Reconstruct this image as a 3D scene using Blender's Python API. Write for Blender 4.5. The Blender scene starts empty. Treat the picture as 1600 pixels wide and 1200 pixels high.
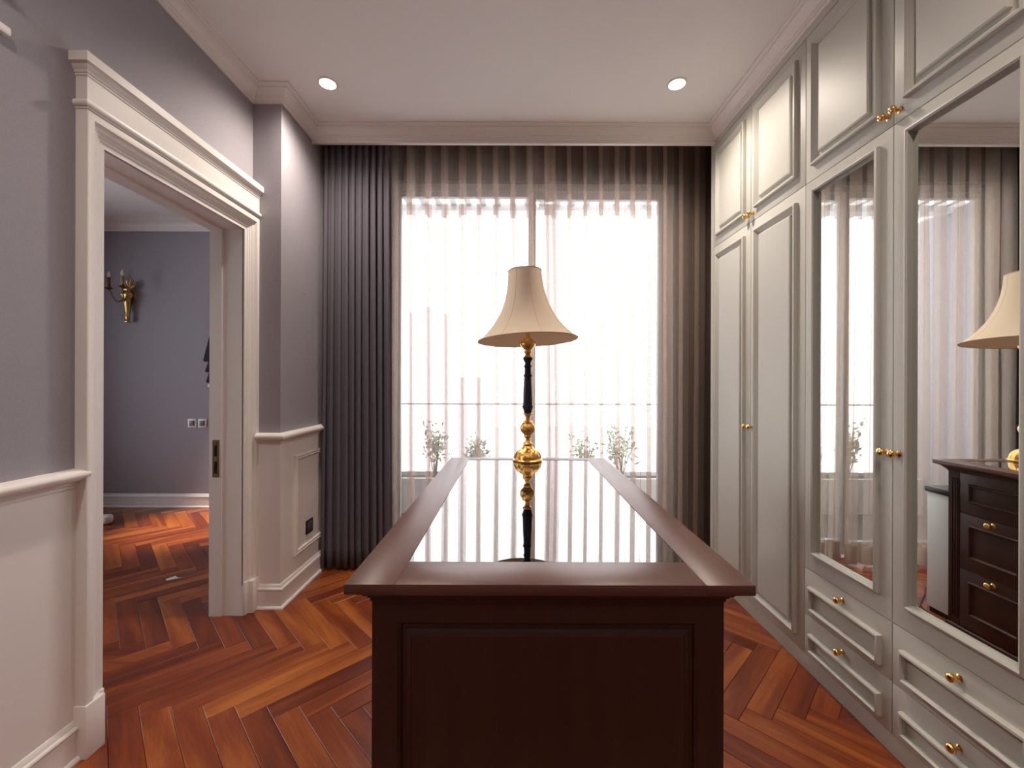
import bpy, bmesh, math, random
from mathutils import Matrix, Vector
R = random.Random(7)
PI = math.pi
SC = bpy.context.scene
COL = SC.collection

# ------------------------------------------------------------------ camera, sky, exposure
H = 1.31                      # eye height
cam = bpy.data.objects.new('camera', bpy.data.cameras.new('camera'))
COL.objects.link(cam)
cam.data.sensor_width = 36.0
cam.data.lens = 660 / 1600 * 36.0
cam.data.shift_x = -4 / 1600
cam.data.shift_y = -2 / 1600
cam.data.clip_start = 0.02
cam.data.clip_end = 500
cam.matrix_world = Matrix.Translation((0, 0, H)) @ Matrix.Rotation(-0.003, 4, 'Y') @ Matrix.Rotation(PI / 2, 4, 'X')
SC.camera = cam

w = bpy.data.worlds.new('overcast_sky')
SC.world = w
w.use_nodes = True
w.node_tree.nodes['Background'].inputs[0].default_value = (0.95, 0.96, 1.0, 1)
w.node_tree.nodes['Background'].inputs[1].default_value = 3.3

vs = SC.view_settings
vs.view_transform = 'Standard'
vs.look = 'None'
vs.gamma = 1.0
vs.use_curve_mapping = False
vs.exposure = 0.62
cy = SC.cycles
cy.use_denoising = True
cy.max_bounces = 14
cy.transparent_max_bounces = 24
cy.diffuse_bounces = 6
cy.glossy_bounces = 6
cy.sample_clamp_indirect = 6.0
cy.caustics_reflective = False
cy.caustics_refractive = False

# room dimensions
XL, XP, XW = -1.525, -1.36, 1.335      # left wall, pier, wardrobe fronts
YP, YPEL, YW = 2.455, 2.82, 3.18      # pier front, pelmet face, window wall
YR = -2.2                             # wall behind the camera
XI = -1.70                            # far face of the left wall
C = 3.0                               # ceiling
DOWN_W = 50.0                         # downlight power
WARM = (1.0, 0.87, 0.75)

# ------------------------------------------------------------------ materials
def mat(name, color, rough=0.5, metal=0.0, spec=0.5, coat=0.0):
    m = bpy.data.materials.new(name)
    m.use_nodes = True
    b = m.node_tree.nodes['Principled BSDF']
    b.inputs['Base Color'].default_value = (*color, 1)
    b.inputs['Roughness'].default_value = rough
    b.inputs['Metallic'].default_value = metal
    b.inputs['Specular IOR Level'].default_value = spec
    b.inputs['Coat Weight'].default_value = coat
    return m, m.node_tree.nodes, m.node_tree.links, b

def grain(m, scale=(1, 1, 1), nscale=200.0, bump=0.05, dist=0.001, c1=None, c2=None, detail=4.0):
    """noise relief (and optional colour variation) in object space"""
    m_, N, L, b = m
    tc = N.new('ShaderNodeTexCoord'); mp = N.new('ShaderNodeMapping')
    mp.inputs['Scale'].default_value = scale
    L.new(tc.outputs['Object'], mp.inputs['Vector'])
    nz = N.new('ShaderNodeTexNoise'); nz.inputs['Scale'].default_value = nscale; nz.inputs['Detail'].default_value = detail
    L.new(mp.outputs[0], nz.inputs['Vector'])
    if bump:
        bp = N.new('ShaderNodeBump'); bp.inputs['Strength'].default_value = bump; bp.inputs['Distance'].default_value = dist
        L.new(nz.outputs['Fac'], bp.inputs['Height']); L.new(bp.outputs[0], b.inputs['Normal'])
    if c1:
        cr = N.new('ShaderNodeValToRGB')
        cr.color_ramp.elements[0].position = 0.3; cr.color_ramp.elements[1].position = 0.7
        cr.color_ramp.elements[0].color = (*c1, 1); cr.color_ramp.elements[1].color = (*c2, 1)
        L.new(nz.outputs['Fac'], cr.inputs[0]); L.new(cr.outputs[0], b.inputs['Base Color'])
    return m_

M = {}
M['wall'] = grain(mat('mauve_wallpaper', (0.345, 0.325, 0.36), 0.8, spec=0.25), nscale=260, bump=0.12, dist=0.001,
                  c1=(0.320, 0.302, 0.338), c2=(0.350, 0.332, 0.368))
M['dark_wall'] = grain(mat('brown_window_wall', (0.085, 0.062, 0.052), 0.8, spec=0.25), nscale=260, bump=0.1)
M['white'] = grain(mat('warm_white_paint', (0.80, 0.76, 0.74), 0.42, spec=0.4), nscale=60, bump=0.02)
M['ceil'] = grain(mat('ceiling_paint', (0.84, 0.82, 0.82), 0.85, spec=0.2), nscale=120, bump=0.03)
M['cab'] = grain(mat('cabinet_lacquer', (0.515, 0.512, 0.465), 0.46, spec=0.4), nscale=80, bump=0.012)
M['gold'] = mat('polished_gold', (0.86, 0.55, 0.22), 0.16, 1.0)[0]
M['antique'] = grain(mat('antique_gold', (0.80, 0.47, 0.15), 0.24, 1.0), nscale=75, bump=0.7, dist=0.006)
M['brass'] = mat('brass', (0.62, 0.45, 0.18), 0.35, 1.0)[0]
M['old_brass'] = mat('old_brass', (0.42, 0.27, 0.11), 0.30, 1.0)[0]
M['bronze'] = mat('dark_bronze', (0.16, 0.09, 0.06), 0.4, 0.8)[0]
M['black'] = mat('black_plastic', (0.012, 0.012, 0.014), 0.35)[0]
M['navy'] = grain(mat('navy_black_lacquer', (0.018, 0.017, 0.030), 0.45, spec=0.3), nscale=120, bump=0.05)
M['plastic'] = mat('white_plastic', (0.72, 0.72, 0.70), 0.35)[0]
M['switch'] = mat('dark_switch', (0.10, 0.09, 0.10), 0.4)[0]
M['appliance'] = mat('white_enamel', (0.74, 0.77, 0.80), 0.35)[0]
M['drape'] = grain(mat('slate_drape', (0.115, 0.103, 0.125), 0.85, spec=0.2), scale=(1, 1, 0.3), nscale=500, bump=0.15, dist=0.0006)
M['blind'] = mat('dark_blind', (0.028, 0.030, 0.045), 0.85, spec=0.2)[0]
M['candle'] = mat('frosted_bulb', (0.75, 0.70, 0.68), 0.4)[0]
M['alu'] = mat('window_frame_grey', (0.42, 0.40, 0.40), 0.45)[0]
M['concrete'] = grain(mat('pale_concrete', (0.80, 0.79, 0.79), 0.9), nscale=8, bump=0.03)
M['tower'] = grain(mat('grey_tower', (0.22, 0.21, 0.25), 0.9), nscale=0.4, bump=0.0, c1=(0.56, 0.55, 0.60), c2=(0.60, 0.59, 0.63))  # colour paled to stand in for distance haze
M['leaf'] = grain(mat('shrub_leaf', (0.26, 0.33, 0.18), 0.6), nscale=9, bump=0.0, c1=(0.36, 0.43, 0.30), c2=(0.48, 0.53, 0.38))
M['felt'] = mat('display_felt', (0.035, 0.045, 0.040), 0.9)[0]
M['glint'] = mat('glint', (0.72, 0.66, 0.62), 0.7)[0]  # pale colour standing in for a glint on the floor
M['mirror'] = mat('mirror_silver', (0.86, 0.90, 0.87), 0.012, 1.0)[0]
M['shadow_gap'] = mat('dark_gap', (0.05, 0.045, 0.04), 0.8)[0]

def wood(name, c1, c2, c3, rough, axis, vary=False, coat=0.0):
    """grain runs along the given axis of the object; vary: every plank its own tone and figure"""
    m_, N, L, b = mat(name, c2, rough, coat=coat)
    b.inputs['Coat Roughness'].default_value = 0.16
    tc = N.new('ShaderNodeTexCoord'); mp = N.new('ShaderNodeMapping')
    sc = [9.0, 9.0, 9.0]; sc[axis] = 0.9
    mp.inputs['Scale'].default_value = sc
    L.new(tc.outputs['Object'], mp.inputs['Vector'])
    src = mp.outputs[0]
    fac2 = None
    if vary:
        oi = N.new('ShaderNodeObjectInfo'); ge = N.new('ShaderNodeNewGeometry')
        ad = N.new('ShaderNodeMath'); ad.operation = 'ADD'
        L.new(oi.outputs['Random'], ad.inputs[0]); L.new(ge.outputs['Random Per Island'], ad.inputs[1])
        fr = N.new('ShaderNodeMath'); fr.operation = 'FRACT'; L.new(ad.outputs[0], fr.inputs[0])
        mu = N.new('ShaderNodeMath'); mu.operation = 'MULTIPLY'; mu.inputs[1].default_value = 37.0
        L.new(fr.outputs[0], mu.inputs[0])
        va = N.new('ShaderNodeVectorMath'); va.operation = 'ADD'
        L.new(mp.outputs[0], va.inputs[0]); L.new(mu.outputs[0], va.inputs[1])
        src = va.outputs[0]; fac2 = fr.outputs[0]
    n1 = N.new('ShaderNodeTexNoise'); n1.inputs['Scale'].default_value = 1.1; n1.inputs['Detail'].default_value = 5; n1.inputs['Distortion'].default_value = 1.2
    L.new(src, n1.inputs['Vector'])
    n2 = N.new('ShaderNodeTexNoise'); n2.inputs['Scale'].default_value = 14.0; n2.inputs['Detail'].default_value = 3
    L.new(src, n2.inputs['Vector'])
    mx = N.new('ShaderNodeMath'); mx.operation = 'MULTIPLY_ADD'; mx.inputs[1].default_value = 0.22
    L.new(n2.outputs['Fac'], mx.inputs[0]); L.new(n1.outputs['Fac'], mx.inputs[2])
    out = mx.outputs[0]
    if vary:
        m2 = N.new('ShaderNodeMath'); m2.operation = 'MULTIPLY_ADD'; m2.inputs[1].default_value = 0.34; 
        L.new(fac2, m2.inputs[0]); L.new(out, m2.inputs[2])
        m3 = N.new('ShaderNodeMath'); m3.operation = 'SUBTRACT'; m3.inputs[1].default_value = 0.17
        L.new(m2.outputs[0], m3.inputs[0]); out = m3.outputs[0]
    cr = N.new('ShaderNodeValToRGB')
    e = cr.color_ramp.elements
    e[0].position = 0.36; e[0].color = (*c1, 1); e[1].position = 0.92; e[1].color = (*c3, 1)
    k = e.new(0.62); k.color = (*c2, 1)
    L.new(out, cr.inputs[0]); L.new(cr.outputs[0], b.inputs['Base Color'])
    bp = N.new('ShaderNodeBump'); bp.inputs['Strength'].default_value = 0.06; bp.inputs['Distance'].default_value = 0.001
    L.new(n2.outputs['Fac'], bp.inputs['Height']); L.new(bp.outputs[0], b.inputs['Normal'])
    return m_

FLOOR = ((0.105, 0.016, 0.006), (0.225, 0.044, 0.010), (0.44, 0.130, 0.026))
M['parquet'] = wood('parquet', *FLOOR, 0.34, 0, vary=True, coat=0.08)
DARK = ((0.036, 0.012, 0.010), (0.048, 0.017, 0.013), (0.062, 0.023, 0.017))
M['top_wood'] = wood('mahogany_top', (0.088, 0.034, 0.025), (0.108, 0.043, 0.032), (0.132, 0.054, 0.040), 0.36, 1)
M['top_wood_cross'] = wood('mahogany_top_cross', (0.088, 0.034, 0.025), (0.108, 0.043, 0.032), (0.132, 0.054, 0.040), 0.36, 0)
M['dark_wood'] = wood('mahogany', *DARK, 0.42, 2)

def thin_glass(name, tint, ior, coat=1.0):
    m = bpy.data.materials.new(name); m.use_nodes = True
    N, L = m.node_tree.nodes, m.node_tree.links
    N.clear()
    o = N.new('ShaderNodeOutputMaterial'); mx = N.new('ShaderNodeMixShader')
    t = N.new('ShaderNodeBsdfTransparent'); t.inputs[0].default_value = (*tint, 1)
    g = N.new('ShaderNodeBsdfGlossy'); g.inputs['Roughness'].default_value = 0.004
    f = N.new('ShaderNodeFresnel'); f.inputs['IOR'].default_value = ior
    k = N.new('ShaderNodeMath'); k.operation = 'MULTIPLY'; k.use_clamp = True; k.inputs[1].default_value = coat
    L.new(f.outputs[0], k.inputs[0]); L.new(k.outputs[0], mx.inputs[0]); L.new(t.outputs[0], mx.inputs[1]); L.new(g.outputs[0], mx.inputs[2])
    L.new(mx.outputs[0], o.inputs['Surface'])
    return m
M['glass'] = thin_glass('window_glass', (0.97, 0.98, 0.98), 1.25)
M['table_glass'] = thin_glass('table_glass', (0.80, 0.88, 0.84), 2.6, 1.7)

def cloth(name, color, through, glow):
    """woven cloth: part open weave, part scattering threads that also pass light"""
    m = bpy.data.materials.new(name); m.use_nodes = True
    N, L = m.node_tree.nodes, m.node_tree.links
    N.clear()
    o = N.new('ShaderNodeOutputMaterial')
    d = N.new('ShaderNodeBsdfDiffuse'); d.inputs[0].default_value = (*color, 1)
    tl = N.new('ShaderNodeBsdfTranslucent'); tl.inputs[0].default_value = (*color, 1)
    m1 = N.new('ShaderNodeMixShader'); m1.inputs[0].default_value = glow
    L.new(d.outputs[0], m1.inputs[1]); L.new(tl.outputs[0], m1.inputs[2])
    if through > 0:
        tr = N.new('ShaderNodeBsdfTransparent'); tr.inputs[0].default_value = (1.0, 0.975, 0.968, 1)
        m2 = N.new('ShaderNodeMixShader'); m2.inputs[0].default_value = through
        L.new(m1.outputs[0], m2.inputs[1]); L.new(tr.outputs[0], m2.inputs[2])
        L.new(m2.outputs[0], o.inputs['Surface'])
    else:
        L.new(m1.outputs[0], o.inputs['Surface'])
    return m
M['sheer'] = cloth('beige_sheer', (0.64, 0.54, 0.47), 0.69, 0.52)
M['hem'] = cloth('beige_sheer_hem', (0.54, 0.43, 0.36), 0.20, 0.42)
M['shade'] = cloth('cream_lampshade', (0.86, 0.74, 0.60), 0.0, 0.25)
M['seam'] = mat('shade_trim', (0.42, 0.28, 0.20), 0.7)[0]

def emit(name, color, s):
    m = bpy.data.materials.new(name); m.use_nodes = True
    N, L = m.node_tree.nodes, m.node_tree.links
    N.clear()
    o = N.new('ShaderNodeOutputMaterial'); e = N.new('ShaderNodeEmission')
    e.inputs[0].default_value = (*color, 1); e.inputs[1].default_value = s
    L.new(e.outputs[0], o.inputs['Surface'])
    return m
M['lamp_on'] = emit('lit_downlight', (1.0, 0.84, 0.62), 14.0)

# ------------------------------------------------------------------ mesh helpers
class MB:
    def __init__(s): s.v = []; s.f = []
    def add(s, vs_, fs):
        n = len(s.v); s.v += [tuple(p) for p in vs_]; s.f += [tuple(i + n for i in q) for q in fs]; return s
    def box(s, x0, x1, y0, y1, z0, z1):
        v = [(x, y, z) for z in (z0, z1) for y in (y0, y1) for x in (x0, x1)]
        return s.add(v, [(0, 2, 3, 1), (4, 5, 7, 6), (0, 1, 5, 4), (2, 6, 7, 3), (0, 4, 6, 2), (1, 3, 7, 5)])
    def loops(s, rings, closed_ring=True, closed=False, cap=True):
        """skin a list of equal rings"""
        n = len(rings[0]); base = [p for r in rings for p in r]; fs = []
        m = len(rings)
        for i in range(m if closed else m - 1):
            a, b = i * n, ((i + 1) % m) * n
            for j in range(n if closed_ring else n - 1):
                k = (j + 1) % n
                fs.append((a + j, a + k, b + k, b + j))
        if cap and not closed and closed_ring:
            fs.append(tuple(range(n))); fs.append(tuple(range((m - 1) * n, m * n)))
        return s.add(base, fs)
    def sweep(s, prof, path, z0=0.0, closed=False):
        """profile (d out to the right of the path, h up) along a plan path with mitred corners"""
        n = len(path); rings = []
        P = [Vector(p) for p in path]
        def nr(a, b):
            t = (b - a).normalized(); return Vector((t.y, -t.x))
        for i in range(n):
            if closed or 0 < i < n - 1:
                n1 = nr(P[i - 1], P[i]); n2 = nr(P[i], P[(i + 1) % n])
                mt = (n1 + n2) / (1 + n1.dot(n2))
            elif i == 0: mt = nr(P[0], P[1])
            else: mt = nr(P[-2], P[-1])
            rings.append([(P[i].x + mt.x * d, P[i].y + mt.y * d, z0 + h) for d, h in prof])
        return s.loops(rings, closed=closed)
    def ring(s, r, prof, mp, three=False):
        """picture-frame moulding: rect (a0,a1,b0,b1), profile (w inward, o outward), mp(a,b,o)->xyz; three: no bottom side"""
        a0, a1, b0, b1 = r
        if three:
            cs = [(a0, b0, 1, 0), (a0, b1, 1, -1), (a1, b1, -1, -1), (a1, b0, -1, 0)]
        else:
            cs = [(a0, b0, 1, 1), (a0, b1, 1, -1), (a1, b1, -1, -1), (a1, b0, -1, 1)]
        rings = [[mp(a + sa * w_, b + sb * w_, o) for w_, o in prof] for a, b, sa, sb in cs]
        return s.loops(rings, closed=not three)
    def lathe(s, prof, c=(0, 0, 0), n=24, axis='z', mod=None):
        """prof: (radius, height)"""
        rings = []
        for i, (r, h) in enumerate(prof):
            ring = []
            for k in range(n):
                a = 2 * PI * k / n
                rr = r * (mod(a, i, h) if mod else 1)
                p = (rr * math.cos(a), rr * math.sin(a), h)
                if axis == 'x': p = (-p[2], p[0], p[1])
                ring.append((c[0] + p[0], c[1] + p[1], c[2] + p[2]))
            rings.append(ring)
        return s.loops(rings)
    def tube(s, pts, r, n=8):
        P = [Vector(p) for p in pts]; rings = []
        for i, p in enumerate(P):
            t = (P[min(i + 1, len(P) - 1)] - P[max(i - 1, 0)]).normalized()
            u = t.cross(Vector((0, 0, 1)))
            if u.length < 1e-3: u = t.cross(Vector((0, 1, 0)))
            u.normalize(); q = u.cross(t)
            rr = r[i] if isinstance(r, (list, tuple)) else r
            rings.append([tuple(p + rr * (u * math.cos(2 * PI * k / n) + q * math.sin(2 * PI * k / n))) for k in range(n)])
        return s.loops(rings)

LOC = {}
def build(name, mb, m, parent=None, loc=None, smooth=None, bevel=0.0, seg=2):
    """ONE mesh object from world coordinates; loc: put the origin there"""
    me = bpy.data.meshes.new(name)
    off = Vector(loc) if loc else Vector((0, 0, 0))
    if parent is not None and not loc: off = LOC[parent.name]
    me.from_pydata([tuple(Vector(p) - off) for p in mb.v], [], mb.f)
    bm = bmesh.new(); bm.from_mesh(me)
    bmesh.ops.remove_doubles(bm, verts=bm.verts, dist=1e-6)
    if bevel:
        bmesh.ops.bevel(bm, geom=list(bm.edges), offset=bevel, segments=seg, affect='EDGES', profile=0.5, clamp_overlap=True)
    bmesh.ops.recalc_face_normals(bm, faces=bm.faces)
    bm.to_mesh(me); bm.free()
    if smooth is not None or bevel:
        me.shade_smooth(); me.set_sharp_from_angle(angle=math.radians(smooth if smooth is not None else 40))
    me.materials.append(M[m] if isinstance(m, str) else m)
    o = bpy.data.objects.new(name, me); COL.objects.link(o)
    if parent is not None:
        o.parent = parent
        o.location = off - LOC[parent.name]
    else:
        o.location = off
    LOC[o.name] = off
    return o

def copy(src, parent, world):
    o = src.copy(); COL.objects.link(o); o.parent = parent
    o.location = Vector(world) - (LOC[parent.name] if parent is not None else Vector((0, 0, 0)))
    LOC[o.name] = Vector(world)
    return o

def empty(name, loc):
    o = bpy.data.objects.new(name, None); COL.objects.link(o); o.location = loc; o.empty_display_size = 0.05
    LOC[o.name] = Vector(loc); return o
def tag(o, label=None, cat=None, group=None, kind=None):
    if label: o['label'] = label
    if cat: o['category'] = cat
    if group: o['group'] = group
    if kind: o['kind'] = kind
    return o
def struct(name, mb, m, label=None, **k):
    o = build(name, mb, m, **k); o['kind'] = 'structure'
    if label: o['label'] = label
    return o

# ------------------------------------------------------------------ shell: slabs and walls
floor = struct('floor', MB().box(-5.4, 2.1, YR - 0.1, 4.62, -0.10, -0.012), 'shadow_gap')
floor['label'] = 'red-brown herringbone parquet running through both rooms'

CP = 3.26                              # top of the curtain pocket
ceil = MB().box(XL - 0.2, 2.1, YR - 0.1, YPEL + 0.01, C, C + 0.1).box(XL - 0.2, 2.1, YPEL, YW + 0.2, CP, CP + 0.1)
struct('ceiling', ceil, 'ceil', 'pale flat ceiling of the dressing room')
struct('ceiling_2', MB().box(-5.4, XI + 0.001, YR - 0.1, 4.62, 2.99, 3.09).box(XI, XL, YW + 0.2, 4.62, 2.99, 3.09), 'ceil', 'flat ceiling of the room beyond the doorway')

DY0, DY1, DT = 1.555, 2.365, 2.165     # doorway

wl = MB().box(XI, XL, YR, DY0 - 0.02, 0, C).box(XI, XL, DY1 + 0.02, YW + 0.2, 0, C).box(XI, XL, YPEL, YW + 0.2, C, CP).box(XI, XL, DY0 - 0.02, DY1 + 0.02, DT + 0.02, C)
struct('wall_left', wl, 'wall', 'mauve papered wall with the cased doorway')
struct('wall_pier', MB().box(XL, XP, YP, YPEL + 0.01, 0, C).box(XL, XP, YPEL + 0.01, YW + 0.2, 0, CP), 'wall', 'mauve papered pier between doorway and curtain')
WX0, WX1, WT = -0.97, 1.21, 2.83      # window opening
we = MB().box(XP, WX0, YW, YW + 0.2, 0, CP).box(WX1, 2.1, YW, YW + 0.2, 0, CP).box(WX0, WX1, YW, YW + 0.2, WT, CP)
struct('wall_window', we, 'dark_wall', 'wall around the curtained window')
struct('wall_right', MB().box(1.97, 2.1, YR, YPEL, 0, C).box(1.97, 2.1, YPEL, YW, 0, CP), 'wall', 'wall behind the wardrobes')
struct('wall_rear', MB().box(-5.4, 2.1, YR - 0.1, YR, 0, C), 'wall', 'wall behind the camera')
# room beyond the doorway
BX_ = (-3.08, -2.05, 1.285, 2.62)      # blind-covered window of that room
wb = MB().box(-5.4, BX_[0], 4.42, 4.62, 0, 2.99).box(BX_[1], XL, 4.42, 4.62, 0, 2.99).box(BX_[0], BX_[1], 4.42, 4.62, 0, BX_[2]).box(BX_[0], BX_[1], 4.42, 4.62, BX_[3], 2.99)
struct('wall_beyond', wb, 'wall', 'mauve wall with the brass sconce, seen through the doorway')
struct('wall_beyond_side', MB().box(XI, XL, YW + 0.2, 4.42, 0, 2.99), 'wall', 'outer side wall of the room beyond the doorway')
w3 = empty('window_3', (-2.56, 4.52, 1.285)); tag(w3, 'window behind the dark blind beyond the doorway', kind='structure')
build('window_frame', MB().ring(BX_, [(0, -0.03), (0, 0.03), (0.05, 0.03), (0.05, -0.03)], lambda a, b, o: (a, 4.54 + o, b)), 'white', w3)
build('pane', MB().box(BX_[0] + 0.04, BX_[1] - 0.04, 4.537, 4.543, BX_[2] + 0.04, BX_[3] - 0.04), 'glass', w3)
build('window_sill', MB().box(BX_[0] - 0.09, BX_[1] + 0.06, 4.36, 4.52, 1.255, 1.285), 'white', w3, bevel=0.004)
struct('wall_beyond_left', MB().box(-5.4, -5.3, YR, 0.6, 0, 2.99).box(-5.4, -5.3, 3.4, 4.42, 0, 2.99).box(-5.4, -5.3, 0.6, 3.4, 0, 0.4).box(-5.4, -5.3, 0.6, 3.4, 2.6, 2.99), 'wall', 'hidden left wall of the room beyond')
w2 = empty('added_window_2', (-5.35, 2.0, 0.4)); tag(w2, 'added unseen window lighting the room beyond the doorway from the left', kind='structure')  # opening added out of view to let sky light into that room
build('window_frame', MB().ring((0.6, 3.4, 0.4, 2.6), [(0, -0.03), (0, 0.03), (0.05, 0.03), (0.05, -0.03)], lambda a, b, o: (-5.35 + o, a, b)), 'white', w2)
build('pane', MB().box(-5.353, -5.347, 0.64, 3.36, 0.44, 2.56), 'glass', w2)

# pelmet board and cornice
struct('trim_1', MB().box(XP, XW, YPEL, YPEL + 0.025, 2.908, C).box(XP, 1.97, YPEL + 0.001, YPEL + 0.024, C, CP), 'white', 'white pelmet board hiding the curtain heads')
COR = [(0, 0), (0, -0.075), (0.010, -0.075), (0.013, -0.069), (0.013, -0.064), (0.020, -0.062), (0.023, -0.057), (0.023, -0.053), (0.029, -0.051),
       (0.034, -0.041), (0.042, -0.032), (0.053, -0.024), (0.063, -0.019), (0.063, -0.014), (0.071, -0.013), (0.076, -0.009), (0.085, -0.007), (0.085, 0)]
ROOM = [(XL, YR), (XL, YP), (XP, YP), (XP, YPEL), (XW, YPEL), (XW, YR)]
struct('trim_2', MB().sweep(COR, ROOM, C, closed=True), 'white', 'white stepped ceiling cornice running round the room', smooth=25)
CORB = [(d * 1.35, h * 1.45) for d, h in COR]
struct('trim_3', MB().sweep(CORB, [(-5.3, 4.42), (XI, 4.42)], 2.99), 'white', 'white cornice on the wall beyond the doorway', smooth=25)

# wainscot, chair rail, baseboards on the left wall and the pier
WAIN = [(0, 0), (0.004, 0), (0.004, 0.96), (0, 0.96)]
RAIL = [(0, 0), (0.009, 0), (0.011, 0.009), (0.011, 0.012), (0.017, 0.013), (0.019, 0.018), (0.019, 0.021), (0.027, 0.024), (0.038, 0.031), (0.045, 0.040), (0.046, 0.048), (0.041, 0.056), (0.031, 0.062), (0, 0.065)]
BASE = [(0, 0), (0.030, 0), (0.030, 0.008), (0.026, 0.014), (0.018, 0.017), (0.018, 0.103), (0.021, 0.106), (0.023, 0.111), (0.021, 0.117), (0.014, 0.121), (0.012, 0.130), (0.007, 0.138), (0, 0.140)]
LW = [(XL, YR), (XL, 1.478)]
PW = [(XL + 0.04, YP), (XP, YP), (XP, YW)]
struct('trim_4', MB().sweep(WAIN, LW), 'white', 'white wainscot below the chair rail on the left wall')
struct('trim_5', MB().sweep(WAIN, PW), 'white', 'white wainscot on the pier beside the curtain')
struct('trim_6', MB().sweep(RAIL, LW, 0.943), 'white', 'rounded white chair rail on the left wall', smooth=40)
struct('trim_7', MB().sweep(RAIL, PW, 0.950), 'white', 'rounded white chair rail on the pier', smooth=40)
struct('baseboard_left', MB().sweep(BASE, [(XL, YR), (XL, 1.474)]), 'white', 'white moulded baseboard of the left wall', smooth=30)
struct('baseboard_pier', MB().sweep(BASE, PW), 'white', 'white moulded baseboard of the pier', smooth=30)
struct('baseboard_beyond', MB().sweep(BASE, [(-5.3, 4.42), (XI, 4.42)]), 'white', 'white baseboard beyond the doorway', smooth=30)
FR = [(0, 0), (0, 0.008), (0.004, 0.013), (0.010, 0.013), (0.013, 0.009), (0.020, 0.009), (0.024, 0.012), (0.029, 0.008), (0.029, 0)]
struct('trim_8', MB().ring((2.60, 3.02, 0.235, 0.855), FR, lambda a, b, o: (XP + 0.004 + o, a, b)), 'white', 'white panel moulding on the pier side', smooth=30)

# ------------------------------------------------------------------ door casing
door = empty('door_1', (XL, (DY0 + DY1) / 2, 0)); tag(door, 'white cased doorway with a moulded head, open to the next room', kind='structure')
jx0, jx1 = XI - 0.003, XL + 0.005
jb = MB().box(jx0, jx1, DY1, DY1 + 0.03, 0, DT + 0.03).box(jx0, jx1, DY0 - 0.03, DY0, 0, DT + 0.03).box(jx0, jx1, DY0, DY1, DT, DT + 0.03)
build('jamb', jb, 'white', door)
for y0, y1 in ((DY0, DY0 + 0.008), (DY1 - 0.008, DY1)):
    build('door_stop', MB().box(jx0, -1.635, y0, y1, 0, DT - 0.008), 'white', door)
build('door_stop', MB().box(jx0, -1.635, DY0, DY1, DT - 0.008, DT), 'white', door)
ARC = [(0.09, 0), (0.09, 0.012), (0.072, 0.012), (0.070, 0.016), (0.062, 0.016), (0.056, 0.022), (0.052, 0.022), (0.046, 0.028), (0.034, 0.030), (0.030, 0.034), (0.026, 0.041), (0.004, 0.042), (0, 0.040), (0, 0)]
build('architrave', MB().ring((DY0 - 0.09, DY1 + 0.09, 0.17, DT + 0.09), ARC, lambda a, b, o: (XL + o, a, b), three=True), 'white', door, smooth=30)
for y0, y1, t0, t1 in ((DY0 - 0.096, DY0 - 0.026, DY0 - 0.026, DY0 - 0.001), (DY1 + 0.026, DY1 + 0.09, DY1 + 0.001, DY1 + 0.026)):
    build('plinth_block', MB().box(XL, XL + 0.048, y0, y1, 0, 0.185).box(XL, XL + 0.020, t0, t1, 0, 0.185), 'white', door, bevel=0.003)
HP = [(XL, DY0 - 0.09), (XL + 0.040, DY0 - 0.09), (XL + 0.040, YP), (XL, YP)]
def entab(prof, z0):
    y0 = DY0 - 0.09
    # front run with a mitred return at the near end, square against the pier
    rings = []
    rings.append([(XL, y0 - d, z0 + h) for d, h in prof])
    rings.append([(XL + 0.040 + d, y0 - d, z0 + h) for d, h in prof])
    rings.append([(XL + 0.040 + d, YP - 0.001, z0 + h) for d, h in prof])
    rings.append([(XL, YP - 0.001, z0 + h) for d, h in prof])
    mb = MB()
    n = len(prof)
    base = [p for r in rings for p in r]; fs = []
    for i in range(3):
        for j in range(n - 1):
            fs.append((i * n + j, i * n + j + 1, (i + 1) * n + j + 1, (i + 1) * n + j))
    fs.append((0, n, 2 * n, 3 * n)); fs.append((n - 1, 2 * n - 1, 3 * n - 1, 4 * n - 1))
    return mb.add(base, fs)
ZB = DT + 0.09
build('bead_moulding', entab([(0.0, 0), (0.003, 0.002), (0.004, 0.007), (0.009, 0.010), (0.012, 0.016), (0.012, 0.024), (0.009, 0.030), (0.0, 0.032)], ZB), 'white', door, smooth=40)
build('frieze', entab([(0.0, 0), (0.0, 0.095)], ZB + 0.032), 'white', door)
build('head_cap', entab([(0.0, 0), (0.003, 0.002), (0.003, 0.008), (0.006, 0.010), (0.008, 0.018), (0.013, 0.024), (0.016, 0.032), (0.021, 0.036), (0.025, 0.038), (0.025, 0.070), (0.0, 0.071)], ZB + 0.115), 'white', door, smooth=25)
sp = build('strike_plate', MB().box(-1.683, -1.646, DY1 - 0.0105, DY1 - 0.008, 0.778, 0.985), 'brass', door)
sp['label'] = 'brass strike plate'
for z0, z1 in ((0.80, 0.865), (0.895, 0.955)):
    build('strike_hole', MB().box(-1.673, -1.658, DY1 - 0.0112, DY1 - 0.009, z0, z1), 'black', sp)
for z in (0.786, 0.880, 0.976):
    build('plate_screw', MB().lathe([(0.0001, 0), (0.004, 0), (0.003, 0.001), (0.0001, 0.001)], (-1.665, DY1 - 0.0105, z), n=10), 'brass', sp, loc=(-1.665, DY1 - 0.0105, z)).rotation_euler = (PI / 2, 0, 0)

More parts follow.
